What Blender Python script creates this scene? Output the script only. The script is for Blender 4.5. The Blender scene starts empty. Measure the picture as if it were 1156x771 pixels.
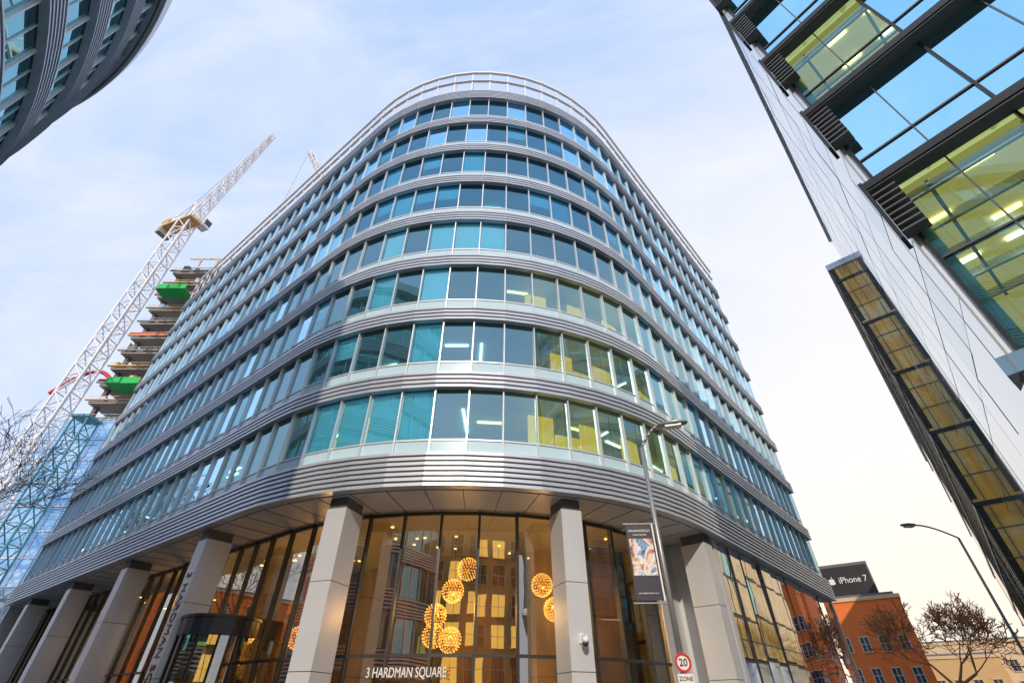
import bpy, bmesh, math, random
from mathutils import Vector, Matrix
random.seed(7)
scene=bpy.context.scene; COL=scene.collection
scene.view_settings.view_transform='Standard'; scene.view_settings.look='None'; scene.view_settings.exposure=0
D=math.radians

# ---------------------------------------------------------------- materials
def newmat(name):
    m=bpy.data.materials.new(name); m.use_nodes=True
    nt=m.node_tree; nt.nodes.clear(); out=nt.nodes.new('ShaderNodeOutputMaterial')
    return m,nt,out
def mat(name,col,rough=.6,metal=0.,var=.12,scale=1.5,bump=0.,emit=None,estr=0.,stretch=None):
    m,nt,out=newmat(name); b=nt.nodes.new('ShaderNodeBsdfPrincipled')
    tc=nt.nodes.new('ShaderNodeTexCoord'); no=nt.nodes.new('ShaderNodeTexNoise')
    no.inputs['Scale'].default_value=scale; no.inputs['Detail'].default_value=5
    mp=nt.nodes.new('ShaderNodeMapping'); nt.links.new(tc.outputs['Object'],mp.inputs[0])
    if stretch: mp.inputs['Scale'].default_value=stretch
    nt.links.new(mp.outputs[0],no.inputs['Vector'])
    mx=nt.nodes.new('ShaderNodeMix'); mx.data_type='RGBA'
    lo=[max(0,c*(1-var)) for c in col]; hi=[min(1,c*(1+var)) for c in col]
    mx.inputs[6].default_value=(*lo,1); mx.inputs[7].default_value=(*hi,1)
    nt.links.new(no.outputs['Fac'],mx.inputs[0]); nt.links.new(mx.outputs[2],b.inputs['Base Color'])
    b.inputs['Metallic'].default_value=metal
    mr=nt.nodes.new('ShaderNodeMapRange'); mr.inputs['To Min'].default_value=max(.02,rough*.8); mr.inputs['To Max'].default_value=min(1,rough*1.2)
    nt.links.new(no.outputs['Fac'],mr.inputs[0]); nt.links.new(mr.outputs[0],b.inputs['Roughness'])
    if bump:
        bp=nt.nodes.new('ShaderNodeBump'); bp.inputs['Strength'].default_value=bump; bp.inputs['Distance'].default_value=.02
        nt.links.new(no.outputs['Fac'],bp.inputs['Height']); nt.links.new(bp.outputs[0],b.inputs['Normal'])
    if emit: b.inputs['Emission Color'].default_value=(*emit,1); b.inputs['Emission Strength'].default_value=estr
    nt.links.new(b.outputs[0],out.inputs[0]); return m
def glass(name,tint,base=.12,k=1.0,refl=(.9,.95,1.),ior=1.6,wav=.015,rough=.0):
    m,nt,out=newmat(name)
    tr=nt.nodes.new('ShaderNodeBsdfTransparent'); tr.inputs[0].default_value=(*tint,1)
    gl=nt.nodes.new('ShaderNodeBsdfGlossy'); gl.inputs['Color'].default_value=(*refl,1); gl.inputs['Roughness'].default_value=rough
    fr=nt.nodes.new('ShaderNodeFresnel'); fr.inputs[0].default_value=ior
    ma=nt.nodes.new('ShaderNodeMath'); ma.operation='MULTIPLY_ADD'; ma.use_clamp=True
    ma.inputs[1].default_value=k; ma.inputs[2].default_value=base
    tc=nt.nodes.new('ShaderNodeTexCoord'); no=nt.nodes.new('ShaderNodeTexNoise'); no.inputs['Scale'].default_value=.55; no.inputs['Detail'].default_value=1
    bp=nt.nodes.new('ShaderNodeBump'); bp.inputs['Strength'].default_value=.35; bp.inputs['Distance'].default_value=wav
    nt.links.new(tc.outputs['Object'],no.inputs['Vector']); nt.links.new(no.outputs['Fac'],bp.inputs['Height'])
    nt.links.new(bp.outputs[0],gl.inputs['Normal'])
    nt.links.new(fr.outputs[0],ma.inputs[0])
    mx=nt.nodes.new('ShaderNodeMixShader'); nt.links.new(ma.outputs[0],mx.inputs[0])
    nt.links.new(tr.outputs[0],mx.inputs[1]); nt.links.new(gl.outputs[0],mx.inputs[2])
    nt.links.new(mx.outputs[0],out.inputs[0]); return m
def emis(name,col,s):
    m,nt,out=newmat(name); e=nt.nodes.new('ShaderNodeEmission'); e.inputs[0].default_value=(*col,1); e.inputs[1].default_value=s
    nt.links.new(e.outputs[0],out.inputs[0]); return m
def rampmat(name,cols,scale,rough=.5,metal=0.,stretch=(1,1,1),interp='LINEAR'):
    m,nt,out=newmat(name); b=nt.nodes.new('ShaderNodeBsdfPrincipled'); b.inputs['Roughness'].default_value=rough; b.inputs['Metallic'].default_value=metal
    tc=nt.nodes.new('ShaderNodeTexCoord'); mp=nt.nodes.new('ShaderNodeMapping'); mp.inputs['Scale'].default_value=stretch
    no=nt.nodes.new('ShaderNodeTexNoise'); no.inputs['Scale'].default_value=scale; no.inputs['Detail'].default_value=4; no.inputs['Distortion'].default_value=1.2
    cr=nt.nodes.new('ShaderNodeValToRGB'); cr.color_ramp.interpolation=interp
    while len(cr.color_ramp.elements)<len(cols): cr.color_ramp.elements.new(.5)
    for i,c in enumerate(cols):
        cr.color_ramp.elements[i].position=.3+.4*i/(len(cols)-1); cr.color_ramp.elements[i].color=(*c,1)
    nt.links.new(tc.outputs['Object'],mp.inputs[0]); nt.links.new(mp.outputs[0],no.inputs['Vector']); nt.links.new(no.outputs['Fac'],cr.inputs[0])
    nt.links.new(cr.outputs[0],b.inputs['Base Color']); nt.links.new(b.outputs[0],out.inputs[0]); return m
def brickmat(name,c1,c2,mort,scale=4.):
    m,nt,out=newmat(name); b=nt.nodes.new('ShaderNodeBsdfPrincipled'); b.inputs['Roughness'].default_value=.85
    tc=nt.nodes.new('ShaderNodeTexCoord'); br=nt.nodes.new('ShaderNodeTexBrick'); sx=nt.nodes.new('ShaderNodeSeparateXYZ'); cx=nt.nodes.new('ShaderNodeCombineXYZ')
    ad=nt.nodes.new('ShaderNodeMath'); ad.operation='ADD'
    nt.links.new(tc.outputs['Object'],sx.inputs[0]); nt.links.new(sx.outputs[0],ad.inputs[0]); nt.links.new(sx.outputs[1],ad.inputs[1])
    nt.links.new(ad.outputs[0],cx.inputs[0]); nt.links.new(sx.outputs[2],cx.inputs[1]); nt.links.new(cx.outputs[0],br.inputs['Vector'])
    br.inputs['Color1'].default_value=(*c1,1); br.inputs['Color2'].default_value=(*c2,1); br.inputs['Mortar'].default_value=(*mort,1)
    br.inputs['Mortar Size'].default_value=.012
    br.inputs['Scale'].default_value=scale; nt.links.new(br.outputs[0],b.inputs['Base Color']); nt.links.new(b.outputs[0],out.inputs[0]); return m

M={}
M['metal']=mat('brushed_aluminium',(.58,.60,.64),.35,.35,.08,.8)
M['clad']=mat('column_cladding',(.61,.64,.69),.33,.2,.12,.45)
M['slat']=mat('louvre_aluminium',(.50,.54,.61),.36,.4,.12,.5)
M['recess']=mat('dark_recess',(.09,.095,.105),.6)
M['frame']=mat('light_mullion',(.66,.70,.76),.35,.3)
M['span']=mat('frosted_spandrel',(.50,.70,.82),.15,.0,.08,.6)
M['blind']=mat('roller_blind',(.72,.88,.94),.8,emit=(.5,.8,.95),estr=.18)  # blinds glow faintly; brightness put into the material itself
M['ceil']=mat('ceiling',(.68,.72,.72),.8,emit=(.6,.85,.9),estr=.05)  # slight glow put into the ceilings to lift dim interiors
M['ceily']=mat('warm_glow_ceiling',(.80,.70,.40),.8,emit=(1.,.66,.18),estr=.45)  # warm room light put into the ceiling as colour and glow
M['core']=mat('interior_wall',(.40,.42,.42),.8,0,.3,.4)
M['yel']=mat('amber_room_glow',(.75,.40,.06),.7,0,.35,.8,emit=(1.,.42,.04),estr=1.9)  # glow of lit rooms put into an amber self-lit colour
M['floor']=mat('slab',(.3,.3,.3),.8)
M['g_main']=glass('office_glass',(.28,.60,.68),.22,1.1,(.52,.84,1.))
M['g_top']=glass('office_glass_dark',(.15,.46,.56),.22,1.0,(.36,.72,.98))  # upper-floor copy of the office glass; dimmer sky reflection put into its tint
M['g_lob']=glass('lobby_glass',(.66,.60,.46),.26,1.0,(1,.95,.82))
M['g_mir']=glass('mirror_glass',(.16,.22,.22),.78,.8,(1,.97,.9))
M['g_rt']=glass('teal_glass',(.52,.82,.74),.13,.9,(.42,.80,.95))
M['g_cyl']=glass('green_glass',(.16,.56,.60),.36,1.0,(.45,.86,.95))
M['lite']=emis('ceiling_light_tube',(1.,.92,.68),6.)
M['lite_y']=emis('ceiling_light_warm',(1.,.70,.22),6.)
M['glowpane']=emis('added_glow_pane',(1.,.60,.14),1.9)  # glowing panes added to give golden reflections in the glazing
M['bulb']=emis('warm_bulb',(1.,.50,.10),4.5)
M['brass']=mat('brass',(.75,.45,.12),.3,.9,emit=(1.,.45,.06),estr=.16)
M['soff']=mat('soffit_panel',(.50,.515,.54),.45,.2,.08,.5)
M['darkf']=mat('dark_frame',(.05,.053,.058),.4,.4)
M['greyf']=mat('grey_fin',(.16,.165,.175),.4,.4)
M['wood']=rampmat('lobby_wall',[(.03,.022,.015),(.14,.08,.028),(.36,.20,.06),(.07,.06,.04)],.5,.5,0,(1,1,.25))
M['white']=mat('white_paint',(.78,.79,.81),.45,.05,.05)
M['silver']=mat('silver_cladding',(.60,.67,.76),.04,.8,.10,.25)
M['silver2']=mat('blue_grey_glazing',(.42,.56,.68),.02,.85,.15,.2)
M['stone']=mat('pale_panel',(.66,.60,.58),.35,.2,.05,.5)
M['gold']=rampmat('bronze_glass',[(.20,.34,.30),(.75,.42,.08),(1.,.58,.10),(1.,.76,.38),(.70,.30,.06)],.45,.12,.12,(1,1,.6))  # blotches of gold and teal reflection painted into the glass colour
M['blueg']=rampmat('blue_curtain_glass',[(.18,.42,.72),(.36,.62,.90),(.60,.80,.95)],.12,.08,.5,(1,1,2))
M['conc']=mat('concrete',(.38,.36,.33),.85,0,.2,.5)
M['concd']=mat('dark_concrete',(.15,.13,.12),.85,0,.3,.3)
M['craw']=mat('crane_white',(.82,.82,.85),.5)
M['crat']=mat('crane_teal',(.10,.30,.38),.5)
M['crao']=mat('crane_ochre',(.66,.42,.16),.6)
M['green']=mat('green_netting',(.03,.50,.12),.8,0,.3,3.)
M['red']=mat('red_hose',(.60,.03,.06),.5)
M['bark']=mat('bark',(.10,.07,.055),.9,0,.3,4.,.4)
M['twig']=mat('rusty_twigs',(.26,.12,.05),.9,0,.3,4.)
M['pole']=mat('galvanised_steel',(.33,.35,.38),.4,.5)
M['black']=mat('black_plastic',(.02,.02,.022),.4)
M['navy']=mat('banner_navy',(.02,.022,.05),.55)
M['bphoto']=rampmat('banner_photo',[(.03,.03,.08),(.40,.16,.14),(.72,.55,.45),(.80,.80,.82),(.20,.35,.6),(.05,.05,.12)],3.2,.5,0,(1,1,.8))
M['redp']=mat('sign_red',(.6,.02,.02),.4)
M['asph']=mat('asphalt',(.05,.05,.052),.9,0,.25,30.,.3)
M['pave']=mat('paving',(.36,.35,.33),.85,0,.15,8.,.2)
M['kerb']=mat('kerbstone',(.34,.33,.31),.85,0,.1,6.)
M['paint']=mat('road_paint',(.75,.75,.72),.7,0,.08,10.)
M['brick']=brickmat('red_brick',(.84,.21,.035),(.74,.15,.03),(.55,.24,.10))
M['brick2']=brickmat('buff_brick',(.62,.40,.17),(.54,.35,.14),(.4,.34,.26))
M['sand']=mat('sandstone',(.60,.45,.28),.8,0,.15,.6)
M['slate']=mat('slate_grey',(.12,.125,.14),.6)
M['wing']=mat('window_dark',(.06,.08,.10),.06,.3,.3,.3)

# ---------------------------------------------------------------- mesh builder
class B:
    def __init__(s): s.v=[];s.f=[];s.m=[];s.ml=[]
    def mi(s,k):
        if k not in s.ml: s.ml.append(k)
        return s.ml.index(k)
    def add(s,vs,fs,k):
        o=len(s.v); s.v+= [tuple(v) for v in vs]; i=s.mi(k)
        for f in fs: s.f.append([o+a for a in f]); s.m.append(i)
    def box(s,o,x,y,x0,x1,y0,y1,z0,z1,k,zz=(0,0,1)):
        o=Vector(o);x=Vector(x);y=Vector(y);z=Vector(zz)
        P=[o+x*a+y*b+z*c for c in(z0,z1) for a,b in((x0,y0),(x1,y0),(x1,y1),(x0,y1))]
        s.add(P,[(0,3,2,1),(4,5,6,7),(0,1,5,4),(1,2,6,5),(2,3,7,6),(3,0,4,7)],k)
    def beam(s,p,q,w,k,w2=None,n=4):
        p=Vector(p);q=Vector(q);d=(q-p)
        if d.length<1e-6:return
        d.normalize(); a=d.cross(Vector((0,0,1)))
        if a.length<.01:a=Vector((1,0,0))
        a.normalize();b=d.cross(a); w2=w if w2 is None else w2
        P=[]
        for c,r in((p,w/2),(q,w2/2)):
            for i in range(n):
                t=2*math.pi*(i+.5)/n; P.append(c+a*math.cos(t)*r+b*math.sin(t)*r)
        F=[(i,(i+1)%n,n+(i+1)%n,n+i) for i in range(n)]+[tuple(range(n))[::-1],tuple(range(n,2*n))]
        s.add(P,F,k)
    def sweep(s,path,prof,k,closed=True):
        n=len(prof);P=[]
        for p,nn in path:
            for o,z in prof: P.append((p[0]+nn[0]*o,p[1]+nn[1]*o,z))
        F=[]
        for i in range(len(path)-1):
            for j in range(n if closed else n-1):
                j2=(j+1)%n; F.append((i*n+j,i*n+j2,(i+1)*n+j2,(i+1)*n+j))
        if closed:
            F.append(tuple(range(n))); e=(len(path)-1)*n; F.append(tuple(e+j for j in range(n))[::-1])
        s.add(P,F,k)
    def prism(s,poly,z0,z1,k,ktop=None):
        n=len(poly);P=[(x,y,z0) for x,y in poly]+[(x,y,z1) for x,y in poly]
        s.add(P,[tuple(range(n))[::-1]],k); s.add(P,[tuple(range(n,2*n))],ktop or k)
        s.add(P,[(i,(i+1)%n,n+(i+1)%n,n+i) for i in range(n)],k)
    def mesh(s,name,off=(0,0,0),smooth=False):
        me=bpy.data.meshes.new(name)
        me.from_pydata([(a-off[0],b-off[1],c-off[2]) for a,b,c in s.v],[],s.f)
        for k in s.ml: me.materials.append(M[k])
        me.polygons.foreach_set('material_index',s.m)
        if smooth: me.polygons.foreach_set('use_smooth',[True]*len(s.f))
        bm=bmesh.new();bm.from_mesh(me);bmesh.ops.recalc_face_normals(bm,faces=bm.faces);bm.to_mesh(me);bm.free()
        me.update(); return me
def thing(name,label,cat,loc=(0,0,0),group=None):
    e=bpy.data.objects.new(name,None); e.empty_display_size=.5; e.location=loc; COL.objects.link(e)
    e['label']=label;e['category']=cat
    if group:e['group']=group
    return e
def wl(o):
    v=Vector((0,0,0))
    while o: v+=Vector(o.location); o=o.parent
    return v
def part(b,name,par,smooth=False,stuff=False,label=None):
    o=bpy.data.objects.new(name,b.mesh(name,wl(par),smooth)); o.parent=par; COL.objects.link(o)
    if stuff:o['kind']='stuff'
    if label:o['label']=label
    return o
def inst(me,name,par,pos,ang):
    o=bpy.data.objects.new(name,me);o.parent=par;o.location=Vector(pos)-wl(par);o.rotation_euler=(0,0,ang);COL.objects.link(o);return o
def single(b,name,label,cat,loc=(0,0,0),smooth=False,kind=None,group=None):
    o=bpy.data.objects.new(name,b.mesh(name,loc,smooth));o.location=loc;COL.objects.link(o)
    if kind:o['kind']=kind
    else:
        o['label']=label;o['category']=cat
        if group:o['group']=group
    return o
def text(body,size,matk,par,pos,rot,name='lettering',ext=.01,align='CENTER',sx=1.):
    cu=bpy.data.curves.new('t','FONT');cu.body=body;cu.size=size;cu.extrude=ext;cu.align_x=align;cu.align_y='CENTER'
    t=bpy.data.objects.new('t',cu);COL.objects.link(t);bpy.context.view_layer.update()
    me=bpy.data.meshes.new_from_object(t.evaluated_get(bpy.context.evaluated_depsgraph_get()))
    bpy.data.objects.remove(t);me.name=name;me.materials.clear();me.materials.append(M[matk])
    o=bpy.data.objects.new(name,me);o.parent=par;o.location=Vector(pos)-wl(par);o.rotation_euler=rot;o.scale=(sx,1,1);COL.objects.link(o);return o
def az(a): return Vector((math.sin(D(a)),math.cos(D(a)),0))
def inst_into(b,src,pos,ang):
    c,s=math.cos(ang),math.sin(ang)
    o=len(b.v); b.v+=[(x*c-y*s+pos[0],x*s+y*c+pos[1],z+pos[2]) for x,y,z in src.v]
    for f,m in zip(src.f,src.m): b.f.append([o+a for a in f]); b.m.append(b.mi(src.ml[m]))

# ---------------------------------------------------------------- main building plan
R=14.65; C=Vector((-2.52,31.9,0))
dL=az(-52.5); nL=Vector((-math.cos(D(52.5)),-math.sin(D(52.5)),0))
dR=az(41.5); nR=Vector((dR.y,-dR.x,0))
TL=C+nL*R; TR=C+nR*R
NL,NA,NR=24,15,16; W=1.5
aL=math.atan2(nL.y,nL.x); aR=math.atan2(nR.y,nR.x); dA=(aR-aL)/NA
def path(ext=0.0,sub=1):
    P=[(TL+dL*(NL*W+ext),nL)]
    for i in range(NL-1,0,-1): P.append((TL+dL*i*W,nL))
    for i in range(NA*sub+1):
        a=aL+(aR-aL)*i/(NA*sub); n=Vector((math.cos(a),math.sin(a),0)); P.append((C+n*R,n))
    for i in range(1,NR): P.append((TR+dR*i*W,nR))
    P.append((TR+dR*(NR*W+ext),nR)); return P
PATH=path()
def plan(off,back=16):
    P=[tuple((p+n*off)[:2]) for p,n in PATH]
    P.append(tuple((TR+dR*NR*W-nR*back)[:2])); P.append(tuple((TL+dL*NL*W-nL*back)[:2])); return P
cells=[]
for i in range(NL-1,-1,-1): cells.append((TL+dL*(i+.5)*W,nL,'s',i))
for i in range(NA):
    a=aL+dA*(i+.5); n=Vector((math.cos(a),math.sin(a),0)); cells.append((C+n*R*math.cos(dA/2),n,'a',i))
for i in range(NR): cells.append((TR+dR*(i+.5)*W,nR,'s',i))
def ang_of(n): return math.atan2(n.x,-n.y)
ZS=8.17; ZG=9.60; FH=3.9; NF=8
X=(1,0,0);Y=(0,1,0)
def winmesh(w,kind,g):
    b=B(); h=3.0; sp=.62
    b.box((0,0,0),X,Y,-w/2,w/2,0,.03,0,sp,'span')
    b.add([(-w/2,0,sp),(w/2,0,sp),(w/2,0,h),(-w/2,0,h)],[(0,1,2,3)],g)
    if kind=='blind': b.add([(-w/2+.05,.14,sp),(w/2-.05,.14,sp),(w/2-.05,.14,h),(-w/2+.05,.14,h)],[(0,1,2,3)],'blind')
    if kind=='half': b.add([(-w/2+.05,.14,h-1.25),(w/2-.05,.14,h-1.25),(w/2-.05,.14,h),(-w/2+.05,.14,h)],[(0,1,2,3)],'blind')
    return b
def framemesh(w):
    b=B();h=3.0
    b.box((0,0,0),X,Y,-w/2-.03,-w/2+.03,-.13,.08,0,h,'frame')
    b.box((0,0,0),X,Y,-w/2+.03,w/2-.03,-.04,.05,.60,.66,'frame')
    b.box((0,0,0),X,Y,-w/2+.03,w/2-.03,-.05,.05,-.0,.05,'frame')
    return b
wa=2*R*math.sin(dA/2)
main=thing('office_building','curved-nose nine-storey office building with silver louvre bands and teal glazing','building',(C.x,C.y,0))
WM={};FM={}
for t,w in(('s',W),('a',wa)):
    FM[t]=framemesh(w)
    for kind in('clear','blind','half'):
        for g in('g_main','g_top'): WM[t,kind,g]=winmesh(w,kind,g)
WMm={k:v.mesh('window') for k,v in WM.items()}; FMm={k:v.mesh('frame') for k,v in FM.items()}
rest=B()
cand=[]
for k in range(NF):
    for c in cells:
        dist=(Vector((c[0].x,c[0].y,ZG+k*FH))-Vector((0,0,1.6))).length
        cand.append((dist*(1.0 if c[2]=='a' else 1.25),k,c))
cand.sort(key=lambda t:t[0])
for idx,(dd,k,c) in enumerate(cand):
    p,n,t,i=c; r=random.random()
    g='g_main' if k<4 else 'g_top'
    kind='blind' if r<(.20 if k<4 else .06) else ('half' if r<.28 else 'clear')
    if t=='a' and 9<=i<=13 and k<3: kind='clear'
    pos=(p.x,p.y,ZG+k*FH); a=ang_of(n)
    jr=random.uniform(-.008,.008)
    if idx<100:
        o=inst(WMm[t,kind,g],'window',main,pos,a+jr)
        fo=bpy.data.objects.new('frame',FMm[t]);fo.parent=o;COL.objects.link(fo)
    else:
        inst_into(rest,WM[t,kind,g],pos,a+jr); inst_into(rest,FM[t],pos,a)
o=part(rest,'window',main,stuff=True)
def slats(z0,z1,n,base=.02,dep=.30):
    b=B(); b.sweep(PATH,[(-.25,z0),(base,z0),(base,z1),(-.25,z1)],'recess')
    h=(z1-z0)/n
    for i in range(n):
        a=z0+i*h
        b.sweep(PATH,[(base+.003,a+.01),(dep,a+.01),(dep-.02,a+h*.70),(base+.003,a+h*.84)],'slat')
    return b
b=slats(ZS,ZG-.003,7,.02,.42); part(b,'fascia',main)
for k in range(NF-1): part(slats(ZG+k*FH+3.0,ZG+(k+1)*FH-.003,4),'louvre_band',main)
zt=ZG+(NF-1)*FH+3.0
part(slats(zt,zt+1.35,6,.02,.34),'louvre_band',main)
for k in range(NF+1):
    zc=ZG+(k-1)*FH+3.02
    if k==0: zc=ZS+.12
    b=B(); b.prism(plan(-.26),zc,ZG+k*FH-.03 if k<NF else zt+.9,'ceil','floor'); part(b,'floor_slab',main)
    if k>0:
        b=B()
        for p,n,t,i in cells:
            if random.random()<(.42 if k<5 else .22):
                r=Vector((-n.y,n.x,0))
                o=p+r*random.choice((-.3,0,.3))
                if random.random()<.35: b.box(o,n,r,-3.6-random.random(),-1.6,-.05,.05,zc-.07,zc-.02,'lite')
                else:
                    q=random.uniform(-3.2,-1.5); b.box(o,n,r,q,q+.12,-.6,.6,zc-.07,zc-.02,'lite' if random.random()<.5 else 'lite_y')
        part(b,'ceiling_light',main,stuff=True)
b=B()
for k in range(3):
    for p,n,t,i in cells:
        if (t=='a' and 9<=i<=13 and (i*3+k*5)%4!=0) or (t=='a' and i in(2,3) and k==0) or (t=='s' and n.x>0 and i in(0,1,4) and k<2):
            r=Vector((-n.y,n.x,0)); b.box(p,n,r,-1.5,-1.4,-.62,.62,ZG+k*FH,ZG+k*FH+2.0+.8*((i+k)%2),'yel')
part(b,'room_glow_panel',main,stuff=True)  # panels added behind the glass to imitate the glow of lit rooms
def core(off,back):
    P=[]
    for p,n in PATH[::2]: P.append(tuple((p+n*off)[:2]))
    P.append(tuple((TR+dR*NR*W-nR*back)[:2])); P.append(tuple((TL+dL*NL*W-nL*back)[:2])); return P
b=B(); b.prism(core(-6.0,15.5),ZG-.2,zt,'core'); part(b,'core_wall',main)
b=B()
for p0,d,n in((TL+dL*(NL*W+.02),dL,nL),(TR+dR*(NR*W+.02),dR,nR)):
    b.box(p0,d,n,0,.3,-16.2,.0,0,zt+1.3,'metal')
pL=TL+dL*NL*W-nL*16.2; pR=TR+dR*NR*W-nR*16.2; dd=(pR-pL).normalized(); nn=Vector((-dd.y,dd.x,0))
b.box(pL,dd,nn,0,(pR-pL).length,0,.3,0,zt+1.3,'metal'); part(b,'wall',main)
b=B(); zr0=zt+1.35; zr=44.3
for i,(p,n) in enumerate(PATH):
    b.beam(p+n*.1+Vector((0,0,zr0-.1)),p+n*.25+Vector((0,0,zr)),.12,'white')
    b.beam(p-n*1.6+Vector((0,0,zr0)),p+n*.2+Vector((0,0,zr-.2)),.07,'white')
for off,z,h in((.32,zr,.20),(.22,zr-1.3,.07)):
    b.sweep(PATH,[(off-.1,z),(off+.1,z),(off+.1,z+h),(off-.1,z+h)],'white')
part(b,'roof_railing',main)
b=B(); b.prism(plan(.0),ZS-.02,ZS+.1,'soff')
part(b,'soffit',main)
b=B()
for p,n in PATH: b.beam(p+n*.0+Vector((0,0,ZS-.026)),p-n*2.3+Vector((0,0,ZS-.026)),.035,'recess')
part(b,'soffit_joint',main,stuff=True)
RC=2.3
def column(p,n,w=.85,dp=1.15):
    t=Vector((-n.y,n.x,0)); e=B()
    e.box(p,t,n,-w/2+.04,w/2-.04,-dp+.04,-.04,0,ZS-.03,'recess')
    zs=[0,2.6,5.2,7.75]
    for a,c in zip(zs[:-1],zs[1:]):
        e.box(p,t,n,-w/2,w/2,-dp,0,a+.012,c-.012,'clad')
    e.box(p,t,n,-w/2+.12,w/2-.12,-dp+.15,-.12,7.75,ZS-.022,'darkf')
    return e
colpos=[(TL+dL*s,nL) for s in(3.3,12.3,21.3,30.3)]
for off in(-4.5,4.5):
    v=Vector((off+.3,-math.sqrt((R-.2)**2-(off+.3)**2),0)); colpos.append((C+v,v.normalized()))
colpos.append((TR+dR*1.0,nR))
for p,n in colpos: part(column(p+n*.05,n),'column',main)
RI=R-RC; na=12
def lobmesh(w):
    b=B();h=ZS-.06
    b.add([(-w/2,0,.1),(w/2,0,.1),(w/2,0,h),(-w/2,0,h)],[(0,1,2,3)],'g_lob')
    return b
def lobframe(w):
    b=B();h=ZS-.06
    b.box((0,0,0),X,Y,-w/2-.045,-w/2+.045,-.1,.12,0,h,'darkf')
    b.box((0,0,0),X,Y,-w/2+.045,w/2-.045,-.06,.06,0,.12,'darkf')
    b.box((0,0,0),X,Y,-w/2+.045,w/2-.045,-.05,.05,3.1,3.2,'darkf')
    b.box((0,0,0),X,Y,-w/2+.045,w/2-.045,-.06,.06,h-.12,h,'darkf')
    return b
wl2=2*RI*math.sin((aR-aL)/na/2)
lm={'s':(lobmesh(W).mesh('lobby_window'),lobframe(W).mesh('frame')),'a':(lobmesh(wl2).mesh('lobby_window'),lobframe(wl2).mesh('frame'))}
def tilt(o): o.rotation_euler=(D(random.uniform(-.5,.5)),0,o.rotation_euler[2]+D(random.uniform(-.9,.9)))
for i in range(NL):
    p=TL+dL*(i+.5)*W-nL*RC; o=inst(lm['s'][0],'lobby_window',main,p,ang_of(nL)); fo=bpy.data.objects.new('frame',lm['s'][1]);fo.parent=o;COL.objects.link(fo); tilt(o)
for i in range(na):
    a=aL+(aR-aL)*(i+.5)/na; n=Vector((math.cos(a),math.sin(a),0)); p=C+n*RI*math.cos((aR-aL)/na/2)
    o=inst(lm['a'][0],'lobby_window',main,p,ang_of(n)); fo=bpy.data.objects.new('frame',lm['a'][1]);fo.parent=o;COL.objects.link(fo); tilt(o)
b=B(); b.box(TR+dR*1.9,dR,nR,0,.4,-RC-.2,-.05,0,ZS-.03,'clad'); b.box(TR,dR,nR,0,1.9,-RC-.2,-RC,0,ZS-.03,'metal'); part(b,'pier',main)
pw=B(); pw.add([(-W/2,0,.1),(W/2,0,.1),(W/2,0,ZS-.05),(-W/2,0,ZS-.05)],[(0,1,2,3)],'g_mir')
pf=B()
pf.box((0,0,0),X,Y,-W/2-.015,-W/2+.015,-.01,.1,0,ZS-.05,'greyf')
for z in(4.1,): pf.box((0,0,0),X,Y,-W/2+.02,W/2-.02,-.01,.05,z,z+.04,'greyf')
pwm,pfm=pw.mesh('podium_window'),pf.mesh('frame')
for i in range(14):
    p=TR+dR*(2.3+(i+.5)*W+.1)-nR*.1
    o=inst(pwm,'podium_window',main,p,ang_of(nR)); fo=bpy.data.objects.new('frame',pfm);fo.parent=o;COL.objects.link(fo); tilt(o)
b=B(); b.prism(core(-9.5,15.5),0.01,ZS-.03,'wood'); part(b,'lobby_wall',main)
b=B()
for i in range(30):
    q=C+Vector((random.uniform(-9,8),random.uniform(-10.5,-3),0))
    b.box(q,X,Y,-.06,.06,-.06,.06,ZS-.06,ZS-.03,'lite_y')
for i in range(18):
    q=TL+dL*random.uniform(2,34)-nL*random.uniform(3.4,8.5); b.box(q,X,Y,-.09,.09,-.09,.09,ZS-.06,ZS-.03,'lite_y')
part(b,'downlight',main,stuff=True)
b=B()
for x,y,w in((-6,25,.5),(1.5,26,.6),(-2.5,27,.5),(4.5,25.5,.5),(-11,27.5,.5),(-15,30,.5)): b.box((x,y,0),X,Y,-w,w,-.3,.3,0,ZS-.03,'wood')
part(b,'inner_pillar',main,stuff=True)
text('3 HARDMAN SQUARE',.40,'white',main,(-3.55,19.05,2.62),(D(90),0,D(-10)),'lettering',.02,sx=.72)
pc,nc=colpos[0]
text('3 HARDMAN SQUARE',.60,'black',main,pc+nc*.065+Vector((0,0,3.7)),(D(90),D(90),ang_of(nc)),'lettering',.01,sx=.92)
dc=Vector((-12.3,22.9,0))
b=B(); ring=[(dc,Vector((math.cos(t),math.sin(t),0))) for t in [2*math.pi*i/24 for i in range(25)]]
b.sweep(ring,[(1.35,4.0),(1.5,4.0),(1.5,4.6),(1.35,4.6)],'darkf')
b.sweep(ring,[(0,4.6),(1.55,4.6),(1.55,4.7),(0,4.7)],'darkf')
for i in range(12):
    n=Vector((math.cos(i*math.pi/6),math.sin(i*math.pi/6),0)); b.beam(dc+n*1.43,dc+n*1.43+Vector((0,0,4)),.1,'darkf')
b.sweep(ring,[(1.40,0),(1.40,4.0)],'g_lob',False)
for i in range(4):
    n=Vector((math.cos(i*math.pi/2+.4),math.sin(i*math.pi/2+.4),0)); t=Vector((-n.y,n.x,0)); b.box(dc,n,t,1.25,1.33,-.03,.03,.1,3.95,'darkf'); b.box(dc,n,t,.05,1.33,-.03,.03,3.85,3.95,'darkf')
part(b,'revolving_door',main)

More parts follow.
